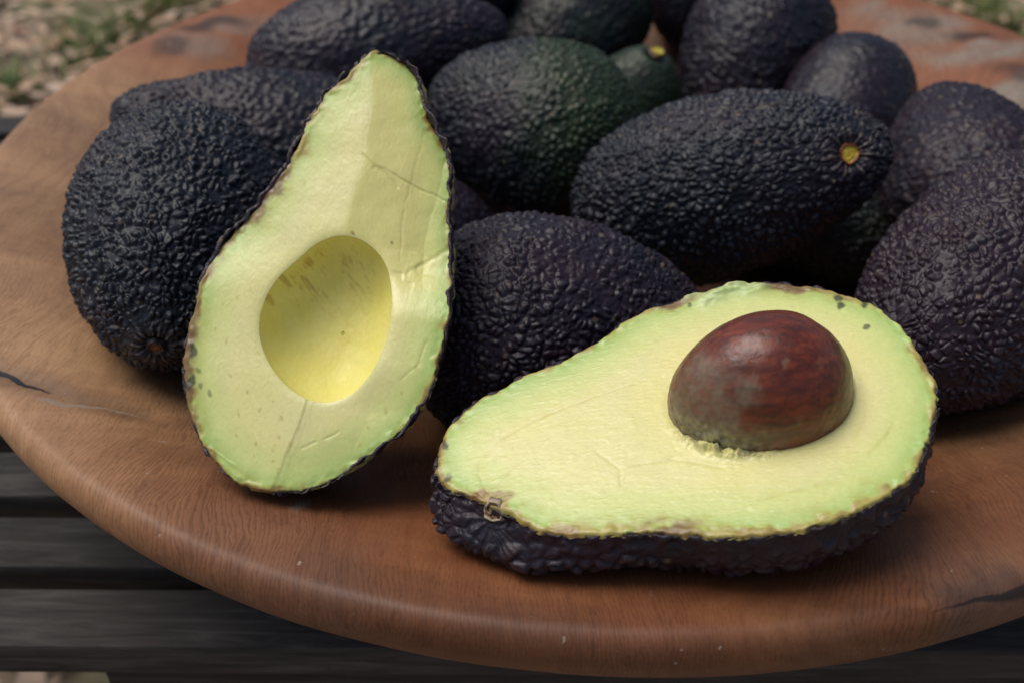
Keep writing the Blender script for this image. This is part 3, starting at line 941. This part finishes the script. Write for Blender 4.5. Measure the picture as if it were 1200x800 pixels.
def half_skin(parent, pts, n_ax, n_th, dep, seed, amp, stem2=None, tip=None, bulge=0.0, full=0.82):
    """the skin shell behind the cut face, from edge to edge"""
    O = resample(pts, 900, 160)
    us = np.linspace(0, 1, n_ax)
    us = 0.5 - 0.5 * np.cos(np.pi * (0.012 + 0.976 * us))
    U0, U1 = O[:, 0].min(), O[:, 0].max()
    us = U0 + (U1 - U0) * us
    lo, hi = np.zeros(n_ax), np.zeros(n_ax)
    A_, B_ = O, np.roll(O, -1, 0)
    for i, q_ in enumerate(us):
        m = (A_[:, 0] - q_) * (B_[:, 0] - q_) <= 0
        den = np.where(np.abs(B_[m, 0] - A_[m, 0]) < 1e-9, 1e-9, B_[m, 0] - A_[m, 0])
        vv = A_[m, 1] + (q_ - A_[m, 0]) / den * (B_[m, 1] - A_[m, 1])
        lo[i], hi[i] = vv.min(), vv.max()
    vc, a_ = (lo + hi) / 2, (hi - lo) / 2

    def sm(f, k):
        ker = np.hanning(2 * k + 3)[1:-1]
        ker /= ker.sum()
        return np.convolve(np.pad(f, k, mode='edge'), ker, 'valid')
    vcs, as_ = sm(vc, n_ax // 14), sm(a_, n_ax // 14)
    th = np.linspace(0, np.pi, n_th)
    e = np.abs(np.cos(th)) ** 10
    vc2 = vc[:, None] * e + vcs[:, None] * (1 - e)
    a2 = a_[:, None] * e + as_[:, None] * (1 - e)
    depth = dep * as_
    if tip:
        # blunt stem end: the back stays deep where the face has already narrowed
        depth = np.maximum(depth, tip * np.sqrt(np.clip((us - U0) / 16.0, 0, 1)) * (us < (U0 + U1) / 2))
        depth = sm(depth, n_ax // 40)
    G_ = np.stack([us[:, None] + 0 * th, vc2 + a2 * np.sign(np.cos(th)) * np.abs(np.cos(th)) ** full, -depth[:, None] * np.sin(th) ** full], -1)
    below = sstep(0.0, 9.0, -G_[..., 2]) * np.clip(1 - (-G_[..., 2] / (dep * as_.max() * 1.05)) ** 4, 0, 1)
    wstem = np.exp(-((us - U0) / 24.0) ** 2)[:, None]
    G_[..., 0] -= bulge * 2.1 * wstem * below
    G_[..., 1] -= bulge * (0.6 + 1.7 * wstem) * below
    nrm = grid_normals(G_)
    if nrm[n_ax // 2, n_th // 2, 2] > 0:
        nrm = -nrm
    # at the edge push outward in the face plane only
    P_, Nn = G_.reshape(-1, 3), nrm.reshape(-1, 3)
    h = skin_height(P_, seed, 2.8)
    if stem2 is not None:
        ds = np.sqrt((P_[:, 0] - stem2[0]) ** 2 + (P_[:, 1] - stem2[1]) ** 2 + (P_[:, 2] - stem2[2]) ** 2)
        z_ = np.exp(-(np.clip(ds - 3.5, 0, None) / 6.5) ** 2)
        ang = np.arctan2(P_[:, 2] - stem2[2], P_[:, 0] - stem2[0])
        wr = np.cos(19 * ang + 1.6 * vnoise(P_ / 4.0, seed + 4))
        h = h * (1 - 0.75 * z_) + z_ * (0.62 + 0.24 * wr) - 0.7 * np.exp(-(ds / 2.8) ** 2)
    edge = np.tile(np.abs(np.cos(th)) ** 70, n_ax)
    off = (h - 0.75) * amp
    scal = vnoise(P_ / 2.1, seed + 2)
    off = off * (1 - edge) + edge * (-0.05 + 0.75 * scal + 0.30 * vnoise(P_ / 0.9, seed + 3))
    P_ = P_ + Nn * off[:, None]
    P_[:, 2] += edge * (-0.35 + 0.35 * scal)
    # thickness: fold the shell inward along both edges
    G_ = P_.reshape(n_ax, n_th, 3)
    inn = []
    for k in (0, -1):
        e_ = G_[:, k].copy()
        s_ = np.sign(np.cos(th[k]))
        e_[:, 1] -= s_ * np.minimum(0.8, a_ * 0.3)
        e_[:, 2] -= 0.55
        inn.append(e_)
    G_ = np.concatenate([inn[0][:, None], G_, inn[1][:, None]], 1)
    C_ = skin_colour(P_, h, seed, purple=0.35)
    Cg = C_.reshape(n_ax, n_th, 3)
    Cg = np.concatenate([Cg[:, :1] * 1.3, Cg, Cg[:, -1:] * 1.3], 1)
    nth2 = n_th + 2
    V_, C_ = G_.reshape(-1, 3), Cg.reshape(-1, 3)
    # close the two ends
    caps = [G_[0].mean(0) - np.array([.15, 0, 0]), G_[-1].mean(0) + np.array([.15, 0, 0])]
    b_ = len(V_)
    T_ = [[b_, j + 1, j] for j in range(nth2 - 1)] + [[b_ + 1, (n_ax - 1) * nth2 + j, (n_ax - 1) * nth2 + j + 1] for j in range(nth2 - 1)]
    V_ = np.vstack([V_, caps])
    C_ = np.vstack([C_, C_[0], C_[-1]])
    return build('skin', V_ * 1e-3, grid_quads(n_ax, nth2), skin_mat, parent, tris=T_, colors=C_)


def flesh_grid(outer, inner, rings, osm):
    """ring grid from the inner outline (at equal polar angle) to the outer one"""
    c0 = inner.mean(0)
    ai = np.unwrap(np.arctan2(inner[:, 1] - c0[1], inner[:, 0] - c0[0]))
    ri = np.hypot(*(inner - c0).T)
    if ai[-1] < ai[0]:
        ai, ri = ai[::-1], ri[::-1]
    ai = np.maximum.accumulate(ai) + np.arange(len(ai)) * 1e-6
    ao = np.arctan2(osm[:, 1] - c0[1], osm[:, 0] - c0[0])
    am = np.mod(ao - ai[0], 2 * np.pi) + ai[0]
    rr_ = np.interp(am, np.r_[ai, ai[0] + 2 * np.pi], np.r_[ri, ri[0]])
    inn = c0 + np.stack([np.cos(ao) * rr_, np.sin(ao) * rr_], 1)
    t = np.linspace(0, 1, rings)
    G = inn[None] * (1 - t)[:, None, None] + osm[None] * t[:, None, None]
    return G + (outer - osm)[None] * (sstep(0.8, 1.0, t))[:, None, None], c0, inn


# ---------------- the half that still holds its stone
S_M = half_frame((0.00908665, -0.17000751, 0.02054087), (-0.17106461, -0.17106461, 0.97029573), (0.97328349, 0.12374451, 0.19340771))
hs = empty('avocado_half', S_M)
tag(hs, 'cut avocado half still holding its brown stone, lying cut face up in front', 'avocado half', 'two halves of a cut avocado')
SC, SA, SB, SH, SW0 = np.array([13.4, 2.7]), 19.3, 14.7, 18.8, 0.4
m, rings = 680, 165
out_, osm, area = outline_ring(S_OUT, m, 101)
if area < 0:
    out_, osm = out_[::-1], osm[::-1]
aa = np.linspace(0, 2 * np.pi, 240, endpoint=False)
inner = SC + np.stack([(SA - 0.5) * np.cos(aa), (SB - 0.5) * np.sin(aa)], 1)
G2, c0, _ = flesh_grid(out_, inner, rings, osm)
P2 = G2.reshape(-1, 2)
P3 = np.c_[P2, np.zeros(len(P2))]
d_out, pos_out = polydist(P2, out_[::2], True)
q_in = (np.hypot((P2[:, 0] - SC[0]) / SA, (P2[:, 1] - SC[1]) / SB) - 1) * 16.0     # mm outside the stone
z = 0.12 * fbm(P3 / 8.0, 3, 110) + 0.022 * fbm(P3 / np.array([1.4, 0.9, 0.7]), 3, 111)
z -= 0.9 * np.exp(-(d_out / 0.35) ** 2)
z += 0.35 * np.exp(-((d_out - 1.2) / 0.9) ** 2) * vnoise(P3 / 1.6, 112) * 0.6
kn = fbm(P3 @ np.array([[.97, .24, 0], [-.24, .97, 0], [0, 0, 1]]) / np.array([14.0, 0.45, 1.0]), 3, 118)
z += 0.014 * kn + 0.05 * sstep(0.25, 0.5, fbm(P3 / np.array([2.0, 0.7, 1.0]), 3, 119))
sw = np.clip(0.3 - 0.7 * np.cos(np.arctan2(P2[:, 1] - SC[1], P2[:, 0] - SC[0]) - 2.6), 0, 1)
z -= 0.35 * np.exp(-(q_in / 0.6) ** 2) * (0.4 + 0.6 * sw)
crumb = np.exp(-((q_in - 0.2) / 1.3) ** 2) * np.exp(-((np.hypot(P2[:, 0] - 2.0, P2[:, 1] + 9.0)) / 7.5) ** 2)
z += crumb * (1.3 + 1.2 * vnoise(P3 / 1.1, 113) + 0.6 * vnoise(P3 / 0.5, 114))
dm, _ = polydist(P2, S_mush)
mush = np.exp(-(dm / 1.9) ** 2)
z += mush * (0.9 + 0.55 * vnoise(P3 / np.array([3.5, 1.6, 1.0]), 115) + 0.12 * vnoise(P3 / 0.8, 116))
for ln_, dp in ((S_d1, .07), (S_v1, .07), (S_v4, .06), (S_v8, .08), (S_v7, .08)):
    z -= dp * np.exp(-(polydist(P2, ln_)[0] / 0.35) ** 2)
tp = pos_out
redrim = np.clip(np.max([np.exp(-(np.hypot(P2[:, 0] - 29, P2[:, 1] - 31) / 9.0) ** 2), np.exp(-(np.hypot(P2[:, 0] - 4, P2[:, 1] - 34) / 5) ** 2),
                         .9 * np.exp(-(np.hypot(P2[:, 0] + 12, P2[:, 1] + 25) / 4.5) ** 2), .6 * np.exp(-(np.hypot(P2[:, 0] + 47, P2[:, 1] + 8) / 5) ** 2)], 0), 0, 1)
C_ = flesh_colours(P2, d_out, 120, redrim, green_w=6.8, rim_w=1.0 + 0.7 * sstep(5, -15, P2[:, 1]) * (P2[:, 0] < 30))
C_ = mix(C_, (0.80, 0.73, 0.28), 0.55 * np.exp(-(np.clip(q_in, 0, None) / 5.0) ** 2))
C_ = streaks(C_, P2, [(S_v1, 1.2, 1), (S_v2, 1, 1), (S_v3, .8, .6), (S_v4, 1, .8), (S_v5, .9, .7), (S_v6, .9, .5), (S_v7, 1, .7), (S_v8, .9, .8), (S_v9, .8, .5), (S_d1, .8, .6)],
             (0.54, 0.45, 0.11), 0.60, 0.42)
fib = fbm(P3 @ np.array([[.92, .38, 0], [-.38, .92, 0], [0, 0, 1]]) / np.array([9.0, 0.55, 1.0]), 3, 121)
C_ = mix(C_, (0.82, 0.79, 0.44), 0.08 * sstep(0.25, 0.6, fib))
C_ = mix(C_, (0.56, 0.47, 0.13), 0.05 * sstep(0.25, 0.6, -fib))
C_ = mix(C_, (0.50, 0.62, 0.28), 0.75 * mush)
C_ = mix(C_, (0.24, 0.22, 0.12), 0.85 * np.clip(crumb * 1.2, 0, 1) * sstep(-0.35, 0.45, vnoise(P3 / 1.3, 117)))
C_ = dots(C_, P2, S_spots, (0.035, 0.045, 0.015), 0.85, 0.95, 122, 1.4, 1.2)
C_ = dots(C_, P2, [(S_stem[0][0] + dx, S_stem[0][1] + dy) for dx, dy in ((0, 1.5), (1.8, 1.7), (-2.2, 2.2), (3.4, .4))], (0.20, 0.085, 0.02), 1.1, 0.9, 123, 1.5, .3)
C_ = mix(C_, (0.45, 0.33, 0.07), 0.6 * np.exp(-(np.hypot(P2[:, 0] - S_stem[0][0], P2[:, 1] - S_stem[0][1]) / 3.2) ** 2))
V_ = np.c_[P2, z] * 1e-3
build('flesh', V_, grid_quads(rings, m, True), flesh_mat, hs, colors=C_)
half_skin(hs, S_OUT, 400, 230, 0.95, 131, 1.05, stem2=(S_stem[0][0] - 1.0, S_stem[0][1] - 1.5, -2.6), tip=15.0, bulge=3.2)
Ms = frame_from_axis((0.45, 0.62, -0.64), 0.4, ((S_stem[0][0] + .3) * 1e-3, (S_stem[0][1] - 1.5) * 1e-3, -0.0012))
stem_disc('stem_scar', hs, Ms, 0.0027, 'pale', 5)

# the stone itself
ns_, nphi_ = 150, 220
t = np.linspace(0, 1, ns_ + 2)[1:-1]
s_ = -np.cos(np.pi * t)
phi = np.linspace(0, 2 * np.pi, nphi_, endpoint=False)
rr_ = np.sqrt(1 - s_ ** 2)[:, None]
G_ = np.stack([s_[:, None] * SA + 0 * phi, rr_ * SB * np.cos(phi) * (1 + 0.18 * s_[:, None]), rr_ * SH * np.sin(phi) * (1 + 0.05 * s_[:, None])], -1)
nrm = grid_normals(G_, True)
if nrm[ns_ // 2, 0] @ np.array([0, 1, 0]) < 0:
    nrm = -nrm
P_, Nn = G_.reshape(-1, 3), nrm.reshape(-1, 3)
n1 = fbm(P_ / 7.0, 4, 201)
st1 = fbm((P_ @ np.array([[.95, .3, 0], [-.3, .95, 0], [0, 0, 1]])) / np.array([7.0, 0.9, 0.9]), 5, 202)
P_ = P_ + Nn * (0.22 * fbm(P_ / 9.0, 3, 203) + 0.07 * st1 + 0.04 * fbm(P_ / 1.2, 2, 204))[:, None]
C_ = mix((0.185, 0.034, 0.013), (0.066, 0.016, 0.009), sstep(-0.7, 0.75, 1.0 * st1 + 0.5 * n1 + 0.35 * sstep(0, 14, P_[:, 1]) - 0.1))
C_ = mix(C_, (0.25, 0.058, 0.018), 0.35 * sstep(0.12, 0.6, -st1 + 0.3 * n1))
film = sstep(0.15, 0.75, 0.55 * fbm(P_ / 4.5, 5, 205) + 1.05 * np.exp(-(np.hypot(P_[:, 0] + 15, P_[:, 1] + 7) / 9.0) ** 2) + 0.55 * sstep(3, 12, P_[:, 1]) * sstep(5, 14, P_[:, 2]))
vein = 1 - np.abs(fbm(P_ @ np.array([[.95, .3, 0], [-.3, .95, 0], [0, 0, 1]]) / np.array([9.0, 2.2, 2.2]), 4, 211)) * 3.2
C_ = mix(C_, (0.040, 0.012, 0.008), 0.55 * sstep(0.72, 1.0, vein))
flake = sstep(0.28, 0.34, fbm(P_ / 3.4, 5, 212)) * sstep(-0.1, 0.3, fbm(P_ / 9.0, 2, 213) + 0.12)
C_ = mix(C_, (0.24, 0.15, 0.095), 0.42 * flake)
film *= 0.55 + 0.6 * np.clip(fbm(P_ / 1.0, 3, 206) + 0.4, 0, 1)
C_ = mix(C_, (0.21, 0.165, 0.11), 0.75 * np.clip(film, 0, 1))
low = (1 - sstep(2.0, 8.0, P_[:, 2] + 1.2 * vnoise(P_ / 2.0, 207))) * np.exp(-(np.hypot(P_[:, 0] + 12, P_[:, 1] + 10) / 10) ** 2)
P_ = P_ + Nn * (low * (0.5 + 0.6 * vnoise(P_ / 0.9, 208)))[:, None]
C_ = mix(C_, mix((0.40, 0.38, 0.22), (0.17, 0.15, 0.09), np.clip(0.5 + vnoise(P_ / 1.0, 209), 0, 1)), 0.9 * low)
C_ = mix(C_, (0.17, 0.10, 0.045), 0.6 * sstep(10.5, 17.0, P_[:, 0]) * (1 - sstep(8, 14, P_[:, 2])))
V_ = np.vstack([P_, [P_[:nphi_].mean(0), P_[-nphi_:].mean(0)]])
C_ = np.vstack([C_, C_[0], C_[-1]])
T_ = np.array([[ns_ * nphi_, j, (j + 1) % nphi_] for j in range(nphi_)] + [[ns_ * nphi_ + 1, (ns_ - 1) * nphi_ + (j + 1) % nphi_, (ns_ - 1) * nphi_ + j] for j in range(nphi_)])
stone = build('avocado_stone', V_ * 1e-3, grid_quads(ns_, nphi_, True)[:, ::-1], stone_mat, tris=T_[:, ::-1], colors=C_)
stone.matrix_world = S_M @ Matrix.Translation((SC[0] * 1e-3, SC[1] * 1e-3, SW0 * 1e-3))
tag(stone, 'shiny brown avocado stone with greyish film, set in the lying cut half', 'stone')

# ---------------- the half with the empty hollow, leaning on the pile
R_M = half_frame((-0.07417709, -0.1345367, 0.03308821), (-0.0671896, -0.63926635, 0.76604444), (-0.16047085, -0.75086025, -0.64066996))
hr = empty('avocado_half', R_M)
tag(hr, 'cut avocado half with an empty stone hollow, propped upright against the pile', 'avocado half', 'two halves of a cut avocado')
out_, osm, area = outline_ring(R_OUT, m, 301, 0.34)
if area < 0:
    out_, osm = out_[::-1], osm[::-1]
cav = resample(CAVITY, 300, 160)
G2, c0, inn = flesh_grid(out_, cav, rings, osm)


def seg_side(P2, line):
    """signed distance to a line (through first and last point), positive to its +v side"""
    a, b_ = np.array(line[0]), np.array(line[-1])
    d = (b_ - a) / np.linalg.norm(b_ - a)
    nn = np.array([-d[1], d[0]])
    if nn[1] < 0:
        nn = -nn
    return (P2 - a) @ nn


def r_relief(P2):
    """the knife left facets: a ridge up the neck, a step below the hollow, slits"""
    P3 = np.c_[P2, np.zeros(len(P2))]
    up = 1 - sstep(-9, 8, P2[:, 0])
    x_ = np.clip(P2[:, 0], -60, 0)
    ridge = np.interp(P2[:, 0], [q_[0] for q_ in R_ridge] + [0, 60], [q_[1] for q_ in R_ridge] + [5.5, 5.5])
    s1 = P2[:, 1] - ridge
    s1 = s1 + 0.3 * vnoise(P3 / 3.0, 315)
    z = -up * 0.24 * 0.6 * np.log1p(np.exp(np.clip(s1 / 0.6, -30, 30))) - up * 0.06 * np.clip(-s1, 0, None)
    lowr = sstep(18, 30, P2[:, 0])
    rd2 = np.interp(P2[:, 0], [10] + [q_[0] for q_ in R_ridge2], [4.5] + [q_[1] for q_ in R_ridge2]) + 0.5 * vnoise(P3 / 4.0, 311)
    s2 = P2[:, 1] - rd2
    z -= lowr * (0.22 * sstep(-0.3, 0.4, s2) + 0.09 * np.clip(s2, 0, 14) * sstep(0, 2, s2))
    band = np.exp(-(np.clip(P2[:, 0] + 8.0 + 0.25 * (P2[:, 1] + 18), -50, 0) / 9.0) ** 2) * (P2[:, 1] < -2)
    z += 0.14 * vnoise(P3 / 9.0, 310) + 0.02 * fbm(P3 / np.array([0.9, 1.5, 0.8]), 3, 312)
    right = sstep(14, 19, P2[:, 1]) * up
    for ln_, w_, dp in ((R_slit1, .20, .25), (R_slit2, .28, .28), (R_line1, .35, .07), (R_line2, .6, .16), (R_scr1, .4, .08), (R_scr2, .3, .10), (R_scr3, .3, .10), (R_scr4, .3, -.12)):
        z -= dp * np.exp(-(polydist(P2 + 0.3 * np.c_[vnoise(P3 / 2.0, 313), vnoise(P3 / 2.0, 314)], ln_)[0] / w_) ** 2)
    z -= right * 0.25
    return z


P2 = G2.reshape(-1, 2)
P3 = np.c_[P2, np.zeros(len(P2))]
d_out, _ = polydist(P2, out_[::2], True)
d_cav, _ = polydist(P2, cav[::2], True)
z = r_relief(P2)
z -= 0.9 * np.exp(-(d_out / 0.35) ** 2)
z += 0.22 * np.exp(-((d_out - 1.2) / 0.9) ** 2) * vnoise(P3 / 1.6, 320)
z -= 0.45 * np.exp(-d_cav / 0.9)
z += 0.014 * fbm(P3 @ np.array([[.5, -.87, 0], [.87, .5, 0], [0, 0, 1]]) / np.array([13.0, 0.5, 1.0]), 3, 325) + 0.012 * sstep(0.25, 0.5, fbm(P3 / np.array([1.8, 0.8, 1.0]), 3, 326))
tear = np.exp(-(np.hypot(P2[:, 0] + 5, P2[:, 1] - 19.5) / 5.0) ** 2)
z -= 0.5 * tear * sstep(-0.3, 0.3, vnoise(P3 / 2.5, 321)) * 0.6
rr1 = sstep(-2, -9, 0 * P2[:, 1]) * 0
redrim = np.clip((P2[:, 1] < -8) * (0.85 * np.exp(-((P2[:, 0] - 22) / 16.0) ** 2) + 0.9 * np.exp(-((P2[:, 0] + 18) / 8.0) ** 2)) + 0.35 * np.exp(-(np.hypot(P2[:, 0] + 55, P2[:, 1] - 2) / 5) ** 2), 0, 1)
C_ = flesh_colours(P2, d_out, 330, redrim, green_w=5.6, rim_w=1.0 + 0.8 * sstep(5, -5, P2[:, 1]) * sstep(10, -10, P2[:, 0]))
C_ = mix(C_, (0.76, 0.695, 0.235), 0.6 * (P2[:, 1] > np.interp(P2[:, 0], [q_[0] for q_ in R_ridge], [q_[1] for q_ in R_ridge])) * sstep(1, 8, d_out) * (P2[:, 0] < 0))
C_ = mix(C_, (0.46, 0.56, 0.17), 0.35 * sstep(30, 42, P2[:, 0]) * (P2[:, 1] > 1) * (1 - sstep(6, 14, d_out)))
C_ = streaks(C_, P2, [(R_slit1, .8, 1), (R_slit2, 1, 1)], (0.42, 0.44, 0.09), 0.30, 0.45)
C_ = streaks(C_, P2, [(R_line1, .8, .6), (R_line2, 1, .5), (R_scr1, 1, .8), (R_scr2, .8, .6), (R_scr3, .8, .6)], (0.52, 0.47, 0.13), 0.4, 0.4)
C_ = streaks(C_, P2, [(R_ridge2, .6, 1)], (0.52, 0.40, 0.13), 0.40, 0.40)
C_ = dots(C_, P2, R_specks, (0.44, 0.38, 0.08), 0.42, 0.6, 331, 1.8, 0.3)
C_ = dots(C_, P2, R_holes[:1] + R_holes[1:2] + R_holes[3:4], (0.010, 0.018, 0.005), 0.85, 1.0, 332, 1.9, 0.25)
C_ = dots(C_, P2, [R_holes[2], R_holes[4], R_holes[5]], (0.14, 0.17, 0.035), 0.45, 0.85, 333, 1.9, 0.2)
C_ = dots(C_, P2, [(-10.2, 14.5), (-10.6, 5.5)], (0.25, 0.12, 0.03), 0.5, 0.9, 335, 1.5, 0.5)
rg = np.random.default_rng(9)
more = [(rg.uniform(5, 46), rg.uniform(-27, 0)) for _ in range(26)] + [(rg.uniform(-45, 0), rg.uniform(-20, 3)) for _ in range(10)]
C_ = dots(C_, P2, more, (0.52, 0.47, 0.13), 0.34, 0.5, 336, 2.0, 0.3)
V_ = np.c_[P2, z] * 1e-3
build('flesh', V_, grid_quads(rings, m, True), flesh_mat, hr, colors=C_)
# the hollow, a smooth deep dish that starts on the inner edge of the flesh
z_rim = z.reshape(rings, m)[0]
nk = 90
tt = np.linspace(0, 1, nk)
rad_f = np.cos(tt * np.pi / 2)
dep_f = np.sin(tt * np.pi / 2) ** 0.9
cen = c0 + np.array([0.8, 0.6])
Gc = cen + (inn[None] - cen) * rad_f[:, None, None] ** 0.95
HD = 13.5
z_s = z_rim.copy()
for _ in range(60):
    z_s = (np.roll(z_s, 2) + z_s + np.roll(z_s, -2)) / 3
kk = sstep(0.0, 0.12, tt)[:, None]
zc = (z_rim[None] * (1 - kk) + z_s[None] * kk) * (1 - tt[:, None]) - HD * dep_f[:, None]
Pc2 = Gc.reshape(-1, 2)
Pc = np.c_[Pc2, zc.reshape(-1)]
Pn = Pc * 1.0
wall = np.repeat(tt, m)
nzc = fbm(Pn / 6.0, 4, 341)
Pc[:, 2] += (0.25 * nzc + 0.05 * fbm(Pn / 1.5, 2, 342)) * sstep(0, 0.15, wall)
Cc = mix((0.78, 0.71, 0.195), (0.80, 0.74, 0.26), np.clip(0.5 + nzc, 0, 1))
Cc = mix(Cc, (0.76, 0.69, 0.24), 0.8 * (1 - sstep(0.0, 0.09, wall)))
bru = fbm((Pn @ np.array([[.75, -.66, 0], [.66, .75, 0], [0, 0, 1]])) / np.array([3.0, 0.8, 3.0]), 5, 343)
zone = np.exp(-(np.hypot(Pn[:, 0] + 3.5, (Pn[:, 1] + 4.0) / 1.5) / 7.5) ** 2) * sstep(0.03, 0.2, wall)
Cc = mix(Cc, (0.45, 0.27, 0.07), 0.8 * zone * sstep(0.05, 0.45, bru))
Cc = mix(Cc, (0.58, 0.47, 0.12), 0.25 * zone)
Cc = dots(Cc, Pn[:, :2], [(7.0, -11.8), (9.5, -12.6), (2.0, -9.0)], (0.42, 0.30, 0.08), 0.8, 0.6, 344, 2.0, 0.6)
bot = len(Pc)
Pc = np.vstack([Pc[:(nk - 1) * m], [Pc[(nk - 1) * m:].mean(0)]])
Cc = np.vstack([Cc[:(nk - 1) * m], [Cc[-1]]])
Tc = np.array([[(nk - 1) * m, (nk - 2) * m + (j + 1) % m, (nk - 2) * m + j] for j in range(m)])
build('stone_hollow', Pc * 1e-3, grid_quads(nk - 1, m, True)[:, ::-1], hollow_mat, hr, tris=Tc[:, ::-1], colors=Cc)
half_skin(hr, R_OUT, 300, 170, 0.86, 361, 0.9, full=1.0)
